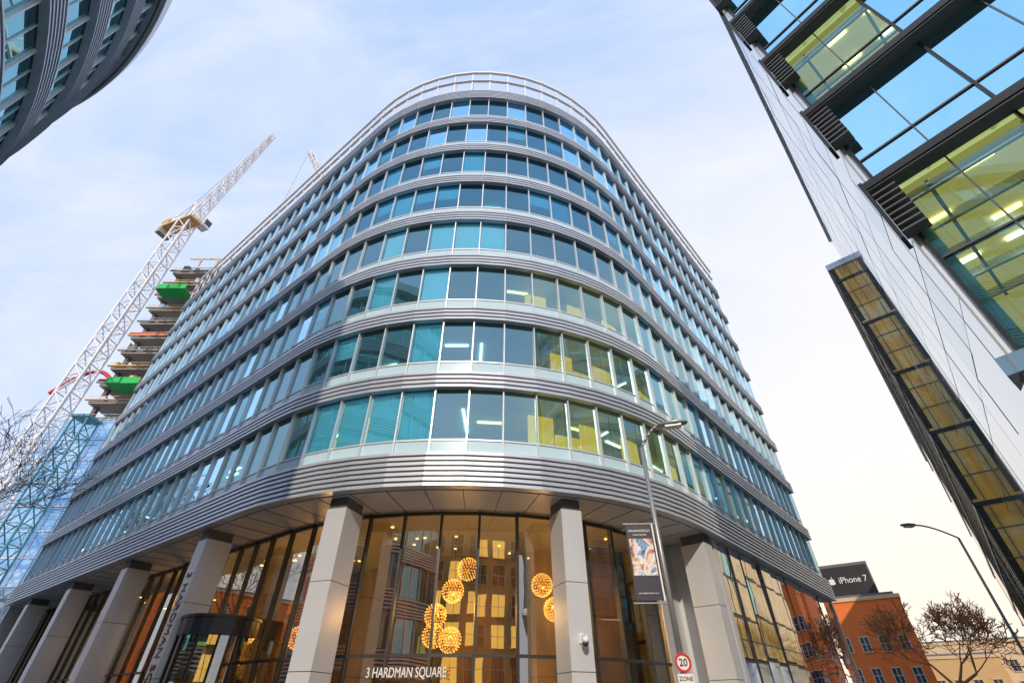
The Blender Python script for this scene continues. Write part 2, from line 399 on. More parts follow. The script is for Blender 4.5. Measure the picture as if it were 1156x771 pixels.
# pendants
pm=B(); bm=bmesh.new(); bmesh.ops.create_icosphere(bm,subdivisions=3,radius=.42)
for e in bm.edges: pm.beam(e.verts[0].co,e.verts[1].co,.010,'brass',n=3)
for v in bm.verts:
    c=v.co*1.08; s=.026; pm.add([c+Vector(d)*s for d in((1,0,0),(-1,0,0),(0,1,0),(0,-1,0),(0,0,1),(0,0,-1))],[(0,2,4),(2,1,4),(1,3,4),(3,0,4),(2,0,5),(1,2,5),(3,1,5),(0,3,5)],'bulb')
bm.free(); bm=bmesh.new(); bmesh.ops.create_icosphere(bm,subdivisions=2,radius=.16)
pm.add([v.co for v in bm.verts],[tuple(v.index for v in f.verts) for f in bm.faces],'brass'); bm.free()
pmm=pm.mesh('globe')
for x,y,z in((-1.93,22.2,6.5),(-2.5,22.0,5.6),(-3.2,22.4,4.75),(-2.5,22.1,3.86),(1.3,22.4,5.9),(1.8,22.5,5.0),(-10.0,25.6,4.3),(-9.6,26.2,5.3),(-3.3,22.9,4.1),(-8.6,25.2,3.7)):
    th=thing('pendant_light','golden spherical pendant lamp of small bulbs hanging in the lobby','lamp',(x,y,z),'pendant lamps in the lobby')
    o=bpy.data.objects.new('globe',pmm);o.parent=th;COL.objects.link(o)
    b=B(); b.beam((x,y,z+.4),(x,y,ZS-.03),.02,'darkf'); part(b,'cord',th)
for x,y,z in((-2.4,22.2,5.0),(1.6,22.4,5.3),(-9.8,25.2,5.2),(-19.,31.5,5.5)):  # warm point lights for the pendants; the last is added where none hangs
    l=bpy.data.lights.new('lobby_glow','POINT');l.energy=300;l.color=(1,.55,.18);l.shadow_soft_size=.5
    o=bpy.data.objects.new('lobby_glow',l);o.location=(x,y,z);COL.objects.link(o)

# ---------------------------------------------------------------- generic block buildings
def block(name,label,cat,o,x,y,w,d,h,wall,fh=3.6,ww=1.3,wh=2.0,sp=2.8,faces='fl',z00=1.0,glassk='wing',roofk='slate',group=None,sill=True,warm=0.,npart=60):
    o=Vector(o);x=Vector(x);y=Vector(y); th=thing(name,label,cat,o,group)
    b=B(); b.box(o,x,y,0,w,0,d,0,h,wall); b.box(o,x,y,-.15,w+.15,-.15,d+.15,h,h+.45,'sand' if wall.startswith('brick') else wall); part(b,'wall',th)
    b=B(); b.box(o,x,y,.4,w-.4,.4,d-.4,h+.45,h+.8,roofk); part(b,'roof',th)
    G=[]
    def face(oo,u,n,L):
        k=int(L/sp); m=(L-(k-1)*sp)/2 if k>0 else 0
        for r in range(int((h-.8)/fh)):
            for i in range(k): G.append((oo+u*(m+i*sp)+Vector((0,0,z00+r*fh)),u,n))
    if 'f' in faces: face(o,x,-y,w)
    if 'l' in faces: face(o,y,-x,d)
    if 'r' in faces: face(o+x*w,y,x,d)
    if 'b' in faces: face(o+y*d,x,y,w)
    b=B()
    def one(bb,p,u,n):
        gk='glowpane' if random.random()<warm else glassk
        bb.box(p,u,n,-ww/2,ww/2,.0,.03,0,wh,gk)
        bb.box(p,u,n,-ww/2-.08,-ww/2,.0,.08,0,wh,'frame'); bb.box(p,u,n,ww/2,ww/2+.08,.0,.08,0,wh,'frame')
        bb.box(p,u,n,-.03,.03,.031,.07,0,wh,'frame'); bb.box(p,u,n,-ww/2,ww/2,.031,.06,wh*.5,wh*.5+.05,'frame')
        bb.box(p,u,n,-ww/2-.1,ww/2+.1,.0,.12,wh,wh+.14,'sand' if sill else 'frame')
        bb.box(p,u,n,-ww/2-.12,ww/2+.12,.0,.16,-.12,0,'sand' if sill else 'frame')
    G.sort(key=lambda g:g[0].length)
    for g in G[:npart]:
        bb=B(); one(bb,*g); part(bb,'window',th)
    if G[npart:]:
        for g in G[npart:]: one(b,*g)
        part(b,'window',th,stuff=True)
    return th

# ---------------------------------------------------------------- right building
K=Vector((9.57,7.08,0)); dS=az(42.4); nS=Vector((-dS.y,dS.x,0)); dF=az(143); nF=Vector((dF.y,-dF.x,0))
if nF.dot(-K)<0: nF=-nF
rb=thing('office_building','silver-clad office block with dark projecting window frames and teal glass','building',K)
LS=20.4; HR=28.5; zb=6.9
back=[tuple(K[:2]),tuple((K+dS*LS)[:2]),tuple((K+dS*LS-nS*14)[:2]),tuple((K+dF*14-nS*2)[:2]),tuple((K+dF*14)[:2])]
b=B(); b.box(K,dS,nS,.0,LS,-.25,-.03,zb,HR,'darkf')
n1=int(LS/1.7); pw_=LS/n1; hh=3.94/2
z=zb; row=0
while z<HR-.1:
    z2=min(z+hh,HR)
    for i in range(n1):
        e=random.uniform(-.006,.006); b.box(K+nS*e,dS,nS,i*pw_+.03,(i+1)*pw_-.03,-.03,0.0,z+.025,z2-.025,'silver' if (row%2==0 or random.random()<.25) else 'silver2')
    z=z2; row+=1
part(b,'cladding',rb)
b=B(); b.box(K,dS,nS,-.1,LS,-.3,.12,zb-.5,zb-.02,'silver'); b.box(K,dS,nS,-.02,.22,-.3,.08,zb-.02,HR,'frame'); b.box(K,dS,nS,-.02,LS,-.3,.10,HR,HR+.15,'frame'); part(b,'corner_trim',rb)
b=B(); b.box(K,dS,nS,.3,LS,-.9,-.6,0,zb-.5,'stone')
for i in range(9): b.box(K,dS,nS,.5+i*2.3,1.0+i*2.3,-.58,-.1,0,zb-.52,'stone')
part(b,'podium_wall',rb)
for k in range(1,6):
    z=8.5+3.94*k
    if z>HR: break
    b=B(); P=[tuple((K+dF*.1-nF*.25)[:2]),tuple((K+dS*(LS-.3)-nS*.35)[:2]),back[2],back[3],tuple((K+dF*14-nF*.25)[:2])]
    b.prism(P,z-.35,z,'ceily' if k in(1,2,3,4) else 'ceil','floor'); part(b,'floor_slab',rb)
    b=B()
    for j in range(5):
        for i in range(9):
            q=K+dF*(.6+i*1.2)-nF*(.8+j*1.2)
            if random.random()<.55: b.box(q,dF,nF,-.3,.3,-.07,.07,z-.42,z-.36,'lite_y' if random.random()<.7 else 'lite')
    for j in range(5): b.box(K,dF,nF,.3,13,-.6-j*1.5,-.5-j*1.5,z-.62,z-.36,'frame')
    for j in range(6): b.box(K,dF,nF,.8+j*1.9,.88+j*1.9,-7,-.4,z-.52,z-.37,'frame')
    part(b,'ceiling_light',rb,stuff=True)
b=B(); b.box(K,dF,nF,2.,14,-9,-7.5,0,HR-.5,'core'); b.prism([tuple((K+dF*.1-nF*.25)[:2]),back[1],back[2],back[3]],HR-.3,HR,'ceil','floor'); part(b,'inner_wall',rb)
for k in range(5):
    z=8.5+3.94*k; z0=z if k else zb+.0; ztp=z+3.55
    for i in range(5):
        b=B(); x0=.05+i*2.6;x1=.05+(i+1)*2.6
        b.add([K+dF*x0+nF*.02+Vector((0,0,z0)),K+dF*x1+nF*.02+Vector((0,0,z0)),K+dF*x1+nF*.02+Vector((0,0,ztp)),K+dF*x0+nF*.02+Vector((0,0,ztp))],[(0,1,2,3)],'g_rt')
        b.box(K+nF*.02,dF,nF,x0,x0+.06,-.05,.06,z0,ztp,'darkf')
        b.box(K+nF*.02,dF,nF,x0+1.3,x0+1.33,-.03,.03,z0,ztp,'greyf')
        b.box(K+nF*.02,dF,nF,x0+.06,x1,-.04,.05,z+1.0,z+1.05,'greyf')
        part(b,'window',rb)
    b=B(); zt2=ztp+.01
    b.box(K,dF,nF,-.2,13,.05,.50,zt2,zt2+.24,'darkf'); b.box(K,dF,nF,-.2,13,.03,.46,zt2-.06,zt2-.002,'greyf')
    b.box(K,dF,nF,-.26,-.17,.0,.55,zt2-1.9,zt2+.26,'darkf')
    for j in range(8): b.box(K,dF,nF,-.16,.35,.10,.48,zt2-.30-j*.2,zt2-.25-j*.2,'greyf')
    part(b,'projecting_frame',rb)
b=B(); b.box(K,dF,nF,-.3,13,-.3,.2,zb-.4,zb-.01,'silver'); b.box(K,dF,nF,-.3,13,-4,-.3,zb-.3,zb-.05,'soff'); part(b,'soffit_edge',rb)
# bronze building beyond
K2=K+dS*(LS+.4)+nS*.9
b2=thing('office_building','bronze-glazed office block with gold-tinted windows and dark floor edges','building',K2)
b=B(); b.box(K2,dS,nS,0.1,44,-14,-.2,0,26.9,'concd'); part(b,'wall',b2)
b=B()
for k in range(6): b.box(K2,dS,nS,-.10,44,-1.3,.10,5.6+k*3.9,5.80+k*3.9,'darkf')
for k in range(5):
    for j in (1.3,2.6): b.box(K2,dS,nS,-.07,-.05,-1.3,.05,5.8+j+k*3.9,5.85+j+k*3.9,'greyf')
b.box(K2,dS,nS,-.14,44.1,-1.3,.18,26.4,26.9,'frame'); b.box(K2,dS,nS,-.10,.05,.03,.10,0,26.4,'darkf'); b.box(K2,dS,nS,-.08,-.04,-.46,-.42,0,26.4,'greyf'); part(b,'floor_edge',b2)
for i in range(16):
    for k in range(5):
        b=B(); z=5.95+k*3.9; h=3.55 if k<4 else 4.8
        b.box(K2,dS,nS,i*2+.05,i*2+1.95,-.2,.03,z,z+h,random.choice(('gold','gold','gold','g_cyl','gold'))); b.box(K2,dS,nS,i*2-.04,i*2+.05,-.2,.07,z,z+h,'darkf'); part(b,'window',b2)
b=B(); b.box(K2,dS,nS,32.05,44,-.2,.02,5.95,26.3,'gold')
b.box(K2,dS,nS,0,44,-.2,.02,0,5.6,'blueg')
b.box(K2,dS,nS,-.04,.1,-1.3,.02,0,26.4,'gold'); part(b,'side_glazing',b2)

# ---------------------------------------------------------------- round building
CC=Vector((-41.5,-13.2,0)); RR=30.; zR=36.0
rd=thing('office_building','round office tower with curved grey louvre bands and green glass','building',CC)
def rp(a0,a1,n,): return [(CC+Vector((math.cos(D(a)),math.sin(D(a)),0))*RR,Vector((math.cos(D(a)),math.sin(D(a)),0))) for a in [a0+(a1-a0)*i/n for i in range(n+1)]]
RP=rp(-45,115,96)
b=B(); b.sweep(RP,[(-.4,zR-1.1),(.55,zR-1.1),(.55,zR),(-.4,zR)],'metal'); b.sweep(RP,[(.3,zR-1.45),(.42,zR-1.45),(.42,zR-1.1),(.3,zR-1.1)],'recess'); part(b,'roof_fascia',rd)
b=B()
rpoly=[tuple((p-n*.4)[:2]) for p,n in RP]
b.prism(rpoly,zR-.6,zR-.3,'ceil','floor'); part(b,'roof',rd)
step=160/36.; dl=D(step); cw=2*RR*math.sin(dl/2)
wmb=B(); wmb.add([(-cw/2,0,0),(cw/2,0,0),(cw/2,0,2.45),(-cw/2,0,2.45)],[(0,1,2,3)],'g_cyl')
wfb=B(); wfb.box((0,0,0),X,Y,-cw/2-.05,-cw/2+.05,-.12,.1,0,2.45,'frame'); wfb.box((0,0,0),X,Y,-.03,.03,-.05,.05,0,2.45,'frame')
wmm,wfm=wmb.mesh('window'),wfb.mesh('frame'); rs=B()
for k in range(8):
    z1=zR-1.1-3.9*k; zg=z1-2.45
    bb=B(); z0=zg-1.45
    bb.sweep(RP,[(-.3,z0),(.02,z0),(.02,zg),(-.3,zg)],'recess')
    for j in range(6): bb.sweep(RP,[(.02,z0+j*.24+.01),(.36,z0+j*.24+.01),(.34,z0+j*.24+.14),(.02,z0+j*.24+.17)],'slat')
    part(bb,'louvre_band',rd)
    bb=B(); bb.prism(rpoly,z0+.2,zg-.1,'ceil','floor'); part(bb,'floor_slab',rd)
    for i in range(36):
        a=-45+step*(i+.5); n=Vector((math.cos(D(a)),math.sin(D(a)),0)); p=CC+n*RR*math.cos(dl/2)+Vector((0,0,zg))
        if k<5 and 0<a<80:
            o=inst(wmm,'window',rd,p,ang_of(n)+random.uniform(-.01,.01)); fo=bpy.data.objects.new('frame',wfm);fo.parent=o;COL.objects.link(fo)
        else: inst_into(rs,wmb,p,ang_of(n)); inst_into(rs,wfb,p,ang_of(n))
part(rs,'window',rd,stuff=True)
b=B(); ip=[tuple((p-n*5)[:2]) for p,n in RP[::4]]; b.prism(ip,0,zR-1,'core'); part(b,'core_wall',rd)

# ---------------------------------------------------------------- construction tower
o=Vector((-78.5,74.5,0))
ct=thing('unfinished_tower','unfinished concrete tower with open floors and green netting','building',o)
rq=random.Random(11)
for k in range(11,22):
    b=B(); z=k*3.85; b.box(o,X,Y,0,42,0,26,z,z+.5,'conc'); b.box(o,X,Y,-.5,42,-.5,-.1,z+.5,z+.75,'crao' if k%2==0 else 'conc')
    b.box(o,X,Y,-.3,42,-.32,-.26,z+1.35,z+1.42,'frame')
    for i in range(16):
        if rq.random()<.35: b.box(o,X,Y,i*1.5,i*1.5+rq.uniform(.5,1.4),.2,1.0,z+.5,z+rq.uniform(1.2,3.),rq.choice(('crao','frame','concd','blueg')))
    if k%3==1: b.box(o,X,Y,-.4,9,-.40,-.34,z+.76,z+1.3,'red')
    part(b,'floor_slab',ct)
b=B(); b.box(o,X,Y,6,38,8,22,42,84,'concd'); part(b,'core_wall',ct)
b=B()
for k in range(11,21):
    for i in range(7): b.box(o,X,Y,.5+i*6,1.2+i*6,1.1,1.8,k*3.85+.5,(k+1)*3.85,'concd')
part(b,'column',ct,stuff=True)
b=B(); b.box(o,X,Y,-3,42,-.6,26,0,42.3,'blueg'); part(b,'lower_wall',ct)
b=B()
for k in range(1,12): b.box(o,X,Y,-3.1,42,-.72,-.6,k*3.85,k*3.85+.2,'frame')
for i in range(24): b.box(o,X,Y,-3+i*1.8,-2.93+i*1.8,-.70,-.6,0,42.3,'frame')
part(b,'mullion',ct,stuff=True)
b=B()
for i in range(5): b.beam(o+Vector((3+i*4,2,80)),o+Vector((3+i*4,2,88)),.35,'crao')
b.beam(o+Vector((0,2,88)),o+Vector((20,2,88)),.3,'crao'); b.beam(o+Vector((0,2,82)),o+Vector((18,2,88)),.2,'frame'); b.beam(o+Vector((0,2,85)),o+Vector((20,2,85)),.2,'frame'); part(b,'scaffold',ct)
for (x0,z0,w) in ((2.5,72.0,6.5),(5.0,48.0,6.0)):
    b=B(); b.box(o,X,Y,x0,x0+w,-4.0,-.7,z0,z0+.25,'green'); b.box(o,X,Y,x0,x0+w,-4.1,-4.0,z0,z0+1.3,'green'); b.box(o,X,Y,x0,x0+.1,-4,-.7,z0,z0+1.3,'green')
    part(b,'loading_platform',ct,label='green netted loading platform')
b=B(); prev=None
for i in range(15):
    t=i/14; q=o+Vector((-6+10*t,-2,47+5*math.sin(t*2.6)))
    if prev: b.beam(prev,q,.75,'red',n=6)
    prev=q
part(b,'concrete_hose',ct)
block('glass_office_block','blue glass office block behind bare trees','building',(-104,72,0),X,Y,20,20,26,'blueg',sill=False)

# ---------------------------------------------------------------- cranes
def lattice(b,p,q,w,n,k,ch=.22,dg=.13,w2=None):
    p=Vector(p);q=Vector(q);d=(q-p).normalized(); a=d.cross(Vector((0,0,1)))
    if a.length<.01:a=Vector((1,0,0))
    a.normalize();c=d.cross(a); w2=w2 or w
    cs=[(1,1),(1,-1),(-1,-1),(-1,1)]
    def P(i,j):
        t=i/n; ww=(w*(1-t)+w2*t)/2; return p.lerp(q,t)+a*cs[j%4][0]*ww+c*cs[j%4][1]*ww
    for j in range(4):
        b.beam(P(0,j),P(n,j),ch,k)
        for i in range(n):
            b.beam(P(i,j),P(i,j+1),dg,k)
            b.beam(P(i,j+(i%2)),P(i+1,j+1-(i%2)),dg,k)
def crane(base,h,tip,label,rope=0):
    base=Vector(base); th=thing('tower_crane',label,'crane',base,'tower cranes')
    top=base+Vector((0,0,h)); tip=Vector(tip)
    b=B(); lattice(b,base,top,2.4,int(h/2.8),'craw',.36,.22); part(b,'mast',th)
    d=(tip-top); dh=Vector((d.x,d.y,0)).normalized(); sd=Vector((-dh.y,dh.x,0))
    b=B(); b.box(top,dh,sd,-7,2.5,-1.4,1.4,0,.5,'crao'); b.box(top,dh,sd,-7,-5,-1.3,1.3,.5,2.6,'crao'); b.box(top,dh,sd,-4.5,-2.6,-1.1,1.1,.5,2.0,'craw'); b.box(top,dh,sd,-7.3,-6,-1.4,1.4,-1.6,0,'conc')
    for s in(-1.5,1.5): b.beam(top-dh*7+sd*s+Vector((0,0,1.6)),top+dh*2+sd*s+Vector((0,0,1.6)),.12,'craw')
    part(b,'machinery_deck',th)
    b=B(); b.box(top,dh,sd,.5,2.6,1.6,3.2,.3,2.6,'craw'); b.box(top,dh,sd,2.6,2.65,1.7,3.1,.9,2.4,'wing'); part(b,'cab',th)
    apex=top-dh*2.5+Vector((0,0,9))
    b=B()
    for s in(-1,1): b.beam(top+dh*1.5+sd*s+Vector((0,0,.6)),apex,.3,'craw'); b.beam(top-dh*6+sd*s+Vector((0,0,.6)),apex,.3,'craw')
    part(b,'a_frame',th)
    b=B(); lattice(b,top+dh*1.8+Vector((0,0,1)),tip,1.9,18,'craw',.32,.19,1.0); part(b,'jib',th)
    b=B(); b.beam(apex,tip,.10,'pole'); b.beam(apex+sd*.4,top.lerp(tip,.7),.08,'pole')
    if rope: b.beam(tip,tip-Vector((0,0,rope)),.10,'pole')
    part(b,'cable',th)
    return th
crane((-72.5,65.0,0),87,(-61.6,61,117.8),'white lattice luffing crane with raised jib beside an unfinished tower')
crane((-40,80,0),95,(-56.4,68.6,124),'white lattice luffing crane rising behind the curved office building',28)
hm=thing('hoist_mast','teal lattice hoist mast standing against blue curtain glass','hoist',(-71.7,69.7,0))
b=B(); lattice(b,(-71.7,69.7,0),(-71.7,69.7,40),2.4,14,'crat',.30,.18); part(b,'mast',hm)
b=B(); b.box((-71.7,69.7,0),X,Y,-1.6,1.6,-1.6,1.6,40,40.4,'crat'); part(b,'top_platform',hm)

# ---------------------------------------------------------------- trees
def tree(name,label,loc,h,k,seed,depth=7,spread=.55,r0=.22,lean=(0,0),rmin=.012):
    rnd=random.Random(seed); th=thing(name,label,'tree',loc); tb=B();cb=B()
    def grow(p,d,L,r,lv):
        n=2
        for i in range(n):
            d2=(d+Vector((rnd.uniform(-.12,.12),rnd.uniform(-.12,.12),rnd.uniform(-.03,.1)))).normalized()
            q=p+d2*L/n; r2=max(rmin,r*.86); (tb if lv<2 else cb).beam(p,q,2*r,k,2*r2,n=6 if lv<2 else 3); p=q;r=r2;d=d2
            if lv>1 and lv<depth-1 and rnd.random()<.7:
                v=Vector((rnd.gauss(0,1),rnd.gauss(0,1),rnd.gauss(.3,.6))).normalized(); grow(p,(d*.5+v*.7).normalized(),L*.55,max(rmin,r*.5),lv+2)
        if lv>=depth: return
        for i in range(3 if lv<3 else 2):
            v=Vector((rnd.gauss(0,1),rnd.gauss(0,1),rnd.gauss(.2,.5))).normalized()
            grow(p,(d*(1-spread*.6)+v*spread).normalized(),L*rnd.uniform(.68,.86),max(rmin,r*.68),lv+1)
    grow(Vector(loc),Vector((lean[0],lean[1],1)).normalized(),h*.26,r0,0)
    part(tb,'trunk',th); part(cb,'crown',th)
tree('bare_tree','bare winter tree with fine dark twigs',(-46.3,33.5,0),21,'bark',3,8,.5,.26,(0,0),.018)
tree('bare_tree','bare street tree with rusty brown twigs beside brick building',(46.2,60.5,0),13.5,'twig',9,8,.55,.3,(0,0),.028)

# ---------------------------------------------------------------- street lamps
def lamp(base,h,armdir,al,label):
    base=Vector(base);ad=Vector(armdir).normalized(); th=thing('street_lamp',label,'street lamp',base,'street lamps along the kerb')
    b=B(); b.beam(base,base+Vector((0,0,1.5)),.20,'pole',n=12); b.beam(base+Vector((0,0,1.5)),base+Vector((0,0,h-.5)),.14,'pole',.11,n=12)
    part(b,'pole',th,True)
    b=B(); p=base+Vector((0,0,h-.5))
    for i in range(1,7):
        t=i/6; q=base+Vector((0,0,h-.5))+ad*al*t+Vector((0,0,.62*math.sin(t*math.pi/2))); b.beam(p,q,.08,'pole',n=8); p=q
    part(b,'arm',th,True)
    b=B(); c=p; sd=Vector((-ad.y,ad.x,0))
    prof=[(-.05,.07),(.12,.16),(.45,.20),(.72,.13),(.80,.05)]
    P=[];n=8
    for s,w in prof:
        for i in range(n):
            a=2*math.pi*i/n; P.append(c+ad*s+sd*math.cos(a)*w+Vector((0,0,1))*math.sin(a)*w*.45)
    F=[(r*n+i,r*n+(i+1)%n,(r+1)*n+(i+1)%n,(r+1)*n+i) for r in range(len(prof)-1) for i in range(n)]+[tuple(range(n)),tuple(range((len(prof)-1)*n,len(prof)*n))]
    b.add(P,F,'pole'); part(b,'lamp_head',th,True)
    b=B(); b.box(c-Vector((0,0,.095)),ad,sd,.15,.6,-.12,.12,-.02,.03,'white'); part(b,'lens',th)
    return th
L1=Vector((3.76,12.5,0))
lamp(L1,8.1,(1,-.3,0),.62,'grey steel street lamp carrying a dark banner and speed sign')
lamp((23.3,25.4,0),9.2,(-1,-.05,0),2.0,'grey steel street lamp with long arm beside silver building')
bn=thing('banner','narrow dark lamppost banner with colourful photo panel','banner',(L1.x,L1.y,3.6))
b=B(); u=Vector((-1,.05,0)).normalized(); nn=Vector((.05,1,0)).normalized()
b.box((L1.x,L1.y,0),u,nn,.10,.80,-.012,.012,3.68,5.42,'navy'); b.box((L1.x,L1.y,0),u,nn,.10,.135,-.016,.016,3.66,5.44,'white'); part(b,'panel',bn)
b=B()
for z in(3.62,5.45): b.beam((L1.x,L1.y,z),Vector((L1.x,L1.y,z))+u*.86,.04,'pole',n=8)
part(b,'bracket',bn)
b=B(); b.box((L1.x,L1.y,0),u,nn,.17,.76,-.018,-.0125,4.22,5.08,'bphoto'); part(b,'photo_panel',bn)
rz=math.atan2(-u.y,-u.x)
bc=Vector((L1.x,L1.y,0))+u*.47-nn*.02
text('SPINNINGFIELDS',.078,'white',bn,bc+Vector((0,0,5.27)),(D(90),0,rz),ext=.002,sx=.95)
text('MANCHESTER',.055,'white',bn,bc+Vector((0,0,5.17)),(D(90),0,rz),ext=.002)
text('spinningfieldsonline.com',.05,'white',bn,bc+Vector((0,0,3.83)),(D(90),0,rz),ext=.002)
sg=thing('speed_sign','round white twenty speed limit sign with red ring on lamppost','sign',(L1.x,L1.y-.1,2.4))
sc=Vector((L1.x+.0,L1.y-.10,2.45))
def disc(b,c,r,y,k,r0=0):
    n=32; P=[];F=[]
    for i in range(n):
        a=2*math.pi*i/n
        for rr in(r0,r):
            for yy in(0,.012): P.append((c[0]+math.cos(a)*rr,c[1]+y+yy,c[2]+math.sin(a)*rr))
    for i in range(n):
        j=(i+1)%n; o=i*4;q=j*4
        F+=[(o,o+2,q+2,q),(o+1,q+1,q+3,o+3),(o+2,o+3,q+3,q+2)]
    b.add(P,F,k)
b=B(); disc(b,sc,.18,0,'white',.0); part(b,'disc',sg)
b=B(); disc(b,sc,.18,-.014,'redp',.135); part(b,'ring',sg)
b=B(); b.box(sc,X,Y,-.17,.17,0,.012,-.38,-.20,'white'); part(b,'plate',sg)
text('20',.19,'black',sg,sc+Vector((0,-.02,0)),(D(90),0,0),ext=.003)
text('ZONE',.11,'black',sg,sc+Vector((0,-.01,-.29)),(D(90),0,0),ext=.003)
cp,cn=colpos[5]; cz=3.35
cv=thing('security_camera','small white dome security camera fixed to silver column','camera',cp+cn*.06+Vector((0,0,cz)))
q=cp+cn*.05; t=Vector((-cn.y,cn.x,0))
b=B(); b.box(q,t,cn,-.08,.08,0,.06,cz+.02,cz+.3,'white'); b.box(q,t,cn,-.04,.04,.06,.38,cz+.16,cz+.24,'white'); part(b,'bracket',cv)
b=B(); pr=[(q+cn*.3,Vector((math.cos(2*math.pi*i/16),math.sin(2*math.pi*i/16),0))) for i in range(17)]
b.sweep(pr,[(0,cz+.16),(.11,cz+.16),(.12,cz+.02),(0,cz+.02)],'white'); part(b,'housing',cv,True)
b=B(); b.sweep(pr,[(0,cz+.019),(.10,cz+.019),(.085,cz-.05),(.045,cz-.09),(0,cz-.10)],'black'); part(b,'dome',cv,True)

# ---------------------------------------------------------------- distant buildings
fx=Vector((.82,-.57,0)); fy=Vector((.57,.82,0))
bo=Vector((42.4,72.8,0))
block('brick_building','red brick warehouse with pale sills and small windows','building',bo,fx,fy,9.2,16,13.2,'brick',3.3,.9,1.5,2.1)
so=bo+fx*.35+fy*3
rt=thing('billboard','dark rooftop billboard with white phone advert lettering','sign',so+Vector((0,0,13)))
b=B(); b.box(so-fx*2,fx,fy,0,9.0,0,5,9,18.4,'slate'); part(b,'housing',rt)
b=B(); b.box(so,fx,fy,-1.5,6.8,-.15,-.02,14.4,18.0,'black'); part(b,'panel',rt)
rz=math.atan2(fx.y,fx.x)
text('iPhone 7',1.10,'white',rt,so+fx*4.6-fy*.2+Vector((0,0,16.2)),(D(90),0,rz),ext=.02,sx=.90)
b=B(); ac=so+fx*2.0-fy*.2+Vector((0,0,16.15)); P=[]
for i in range(48):
    a=2*math.pi*i/48+math.pi/2; r=.42*(1-.13*max(0,math.cos((a-math.pi/2))**24)-.08*max(0,math.cos(a+math.pi/2))**16)
    px,pz=r*math.cos(a)*1.02,r*math.sin(a)
    ex,ez=px-.50,pz-.07; dd=math.hypot(ex,ez)
    if dd<.2: px,pz=.50+ex/dd*.2,.07+ez/dd*.2
    P.append(ac+fx*px+Vector((0,0,pz)))
b.add(P,[tuple(range(48))],'white'); b.add([ac+fx*.02+Vector((0,0,.46)),ac+fx*.13+Vector((0,0,.49)),ac+fx*.18+Vector((0,0,.67)),ac+fx*.06+Vector((0,0,.60))],[(0,1,2,3)],'white'); part(b,'fruit_emblem',rt)
block('stone_building','pale sandstone terrace at the end of the street','building',(84,120,0),fx,fy,24,14,12.5,'sand',3.4,1.2,1.8,2.6)
block('stone_building','low buff brick terrace beyond street trees','building',(72,104,0),fx,fy,14,12,9,'brick2',3.2,1.2,1.7,2.6)
block('brick_building','tall red brick warehouse at the street corner','building',K+dS*76+nS*.5,-nS,dS,26,16,17,'brick',3.3,1.1,1.7,2.3,'fl')
block('brick_building','red brick mill with pale lintels and sash windows','building',(-95,18,0),Vector((.3,.95,0)).normalized()*1,Vector((-.95,.3,0)),36,14,18,'brick',3.4,1.3,1.9,2.8,'f',warm=.3,npart=30)  # out of view; some panes given an added glow for reflections
block('office_building','buff brick office block with regular windows','building',(24,-30,0),(-1,0,0),(0,-1,0),44,14,24,'brick2',3.6,1.8,2.5,2.7,'f',warm=.5,npart=30)  # out of view; glowing panes added so the lobby glass mirrors gold

# ---------------------------------------------------------------- ground
b=B(); b.box((0,0,0),X,Y,-900,900,-900,900,-.5,-.13,'asph'); single(b,'ground','','',kind='structure')
b=B()
pp=[tuple((TL+dL*60+nL*5)[:2])]+[tuple((p+n*5)[:2]) for p,n in PATH[NL:-NR+1]]+[tuple((TR+dR*60+nR*4)[:2]),tuple((TR+dR*60-nR*40)[:2]),tuple((TL+dL*60-nL*40)[:2])]
b.prism(pp,-.129,-.004,'pave'); single(b,'pavement','','',kind='structure')
b=B(); kp=[(TL+dL*60,nL)]+PATH[NL:-NR+1]+[(TR+dR*60-nR*1,nR)]
b.sweep([(Vector((p.x,p.y,0)),n) for p,n in kp[:-1]]+[(TR+dR*60-nR,nR)],[(5.003,-.129),(5.15,-.129),(5.15,-.0),(5.003,-.0)],'kerb'); single(b,'kerb','','',kind='structure')
b=B()
b.prism([tuple((K+nS*1.5-dS*12)[:2]),tuple((K+nS*1.5+dS*100)[:2]),tuple((K-nS*20+dS*100)[:2]),tuple((K-nS*20-dS*12)[:2])],-.129,-.004,'pave'); single(b,'pavement','','',kind='structure')
b=B()
for i in range(30):
    q=K+nS*4.8+dS*(i*5-5); b.box(q,dS,nS,0,2.5,-.06,.06,-.126,-.125,'paint')
single(b,'road_marking','','',kind='structure')

# ---------------------------------------------------------------- world / sun / camera
SAZ,SEL=184,30
w=bpy.data.worlds.new('World');scene.world=w;w.use_nodes=True;nt=w.node_tree;nt.nodes.clear()
def N(t,**k):
    n=nt.nodes.new(t)
    for a,v in k.items(): setattr(n,a,v)
    return n
LK=nt.links.new
out=N('ShaderNodeOutputWorld');bg=N('ShaderNodeBackground');sk=N('ShaderNodeTexSky')
sk.sky_type='NISHITA';sk.sun_disc=False;sk.sun_elevation=D(SEL);sk.sun_rotation=D(SAZ);sk.air_density=1.;sk.dust_density=1.
bg.inputs[1].default_value=.128
tc=N('ShaderNodeTexCoord')
m0=N('ShaderNodeMix',data_type='RGBA');m0.inputs[0].default_value=.82;m0.inputs[7].default_value=(4.5,6.1,9.3,1);LK(sk.outputs[0],m0.inputs[6])
mp=N('ShaderNodeMapping');mp.inputs['Scale'].default_value=(1.0,2.6,2.2);mp.inputs['Rotation'].default_value=(.3,.5,.6)
no=N('ShaderNodeTexNoise');no.inputs['Scale'].default_value=1.7;no.inputs['Detail'].default_value=10;no.inputs['Roughness'].default_value=.60;no.inputs['Distortion'].default_value=.7
LK(tc.outputs['Generated'],mp.inputs[0]);LK(mp.outputs[0],no.inputs['Vector'])
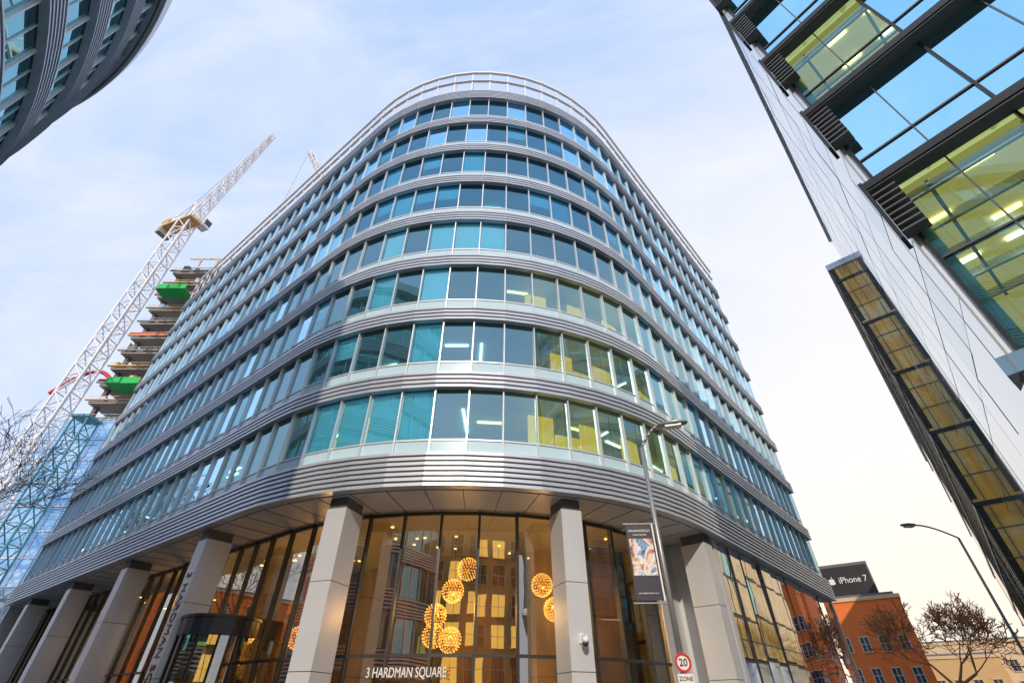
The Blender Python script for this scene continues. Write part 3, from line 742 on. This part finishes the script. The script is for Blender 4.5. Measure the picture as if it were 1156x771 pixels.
mr=N('ShaderNodeMapRange');mr.inputs['From Min'].default_value=.36;mr.inputs['From Max'].default_value=.72;mr.inputs['To Min'].default_value=.04;mr.inputs['To Max'].default_value=.78
LK(no.outputs['Fac'],mr.inputs[0])
sx=N('ShaderNodeSeparateXYZ');LK(tc.outputs['Generated'],sx.inputs[0])
hz=N('ShaderNodeMapRange');hz.inputs['From Min'].default_value=0.;hz.inputs['From Max'].default_value=.8;hz.inputs['To Min'].default_value=.45;hz.inputs['To Max'].default_value=0.
LK(sx.outputs[2],hz.inputs[0])
ad=N('ShaderNodeMath',operation='ADD',use_clamp=True);LK(mr.outputs[0],ad.inputs[0]);LK(hz.outputs[0],ad.inputs[1])
mx=N('ShaderNodeMix',data_type='RGBA');mx.inputs[7].default_value=(7.1,7.4,8.5,1)
LK(ad.outputs[0],mx.inputs[0]);LK(m0.outputs[2],mx.inputs[6])
dp=N('ShaderNodeVectorMath',operation='DOT_PRODUCT');LK(tc.outputs['Generated'],dp.inputs[0]);dp.inputs[1].default_value=(.80,.58,.12)
gr=N('ShaderNodeMapRange',interpolation_type='SMOOTHSTEP');gr.inputs['From Min'].default_value=.30;gr.inputs['From Max'].default_value=1.08;LK(dp.outputs['Value'],gr.inputs[0])
mx2=N('ShaderNodeMix',data_type='RGBA');mx2.inputs[7].default_value=(8.0,7.85,7.8,1)
LK(gr.outputs[0],mx2.inputs[0]);LK(mx.outputs[2],mx2.inputs[6])
wz=N('ShaderNodeMapRange',interpolation_type='SMOOTHSTEP');wz.inputs['From Min'].default_value=.40;wz.inputs['From Max'].default_value=.05;wz.inputs['To Min'].default_value=0.;wz.inputs['To Max'].default_value=1.;LK(sx.outputs[2],wz.inputs[0])
wm=N('ShaderNodeMath',operation='MULTIPLY');LK(wz.outputs[0],wm.inputs[0]);LK(gr.outputs[0],wm.inputs[1])
mx3=N('ShaderNodeMix',data_type='RGBA');mx3.inputs[7].default_value=(9.2,8.0,6.6,1)
LK(wm.outputs[0],mx3.inputs[0]);LK(mx2.outputs[2],mx3.inputs[6])
LK(mx3.outputs[2],bg.inputs[0]);LK(bg.outputs[0],out.inputs[0])
sl=bpy.data.lights.new('sun','SUN');sl.energy=3.2;sl.angle=D(.5);sl.color=(1,.82,.62)
so_=bpy.data.objects.new('sun',sl);sd_=az(SAZ)*math.cos(D(SEL))+Vector((0,0,math.sin(D(SEL))));so_.rotation_euler=sd_.to_track_quat('Z','Y').to_euler();so_.location=(0,0,80);COL.objects.link(so_)
cd=bpy.data.cameras.new('camera');cam=bpy.data.objects.new('camera',cd);COL.objects.link(cam)
cd.sensor_width=36;cd.lens=525.7/1156*36;cd.clip_end=3000;cd.clip_start=.1
cam.location=(0,0,1.6);cam.rotation_euler=(D(90+38.47),0,0);scene.camera=cam
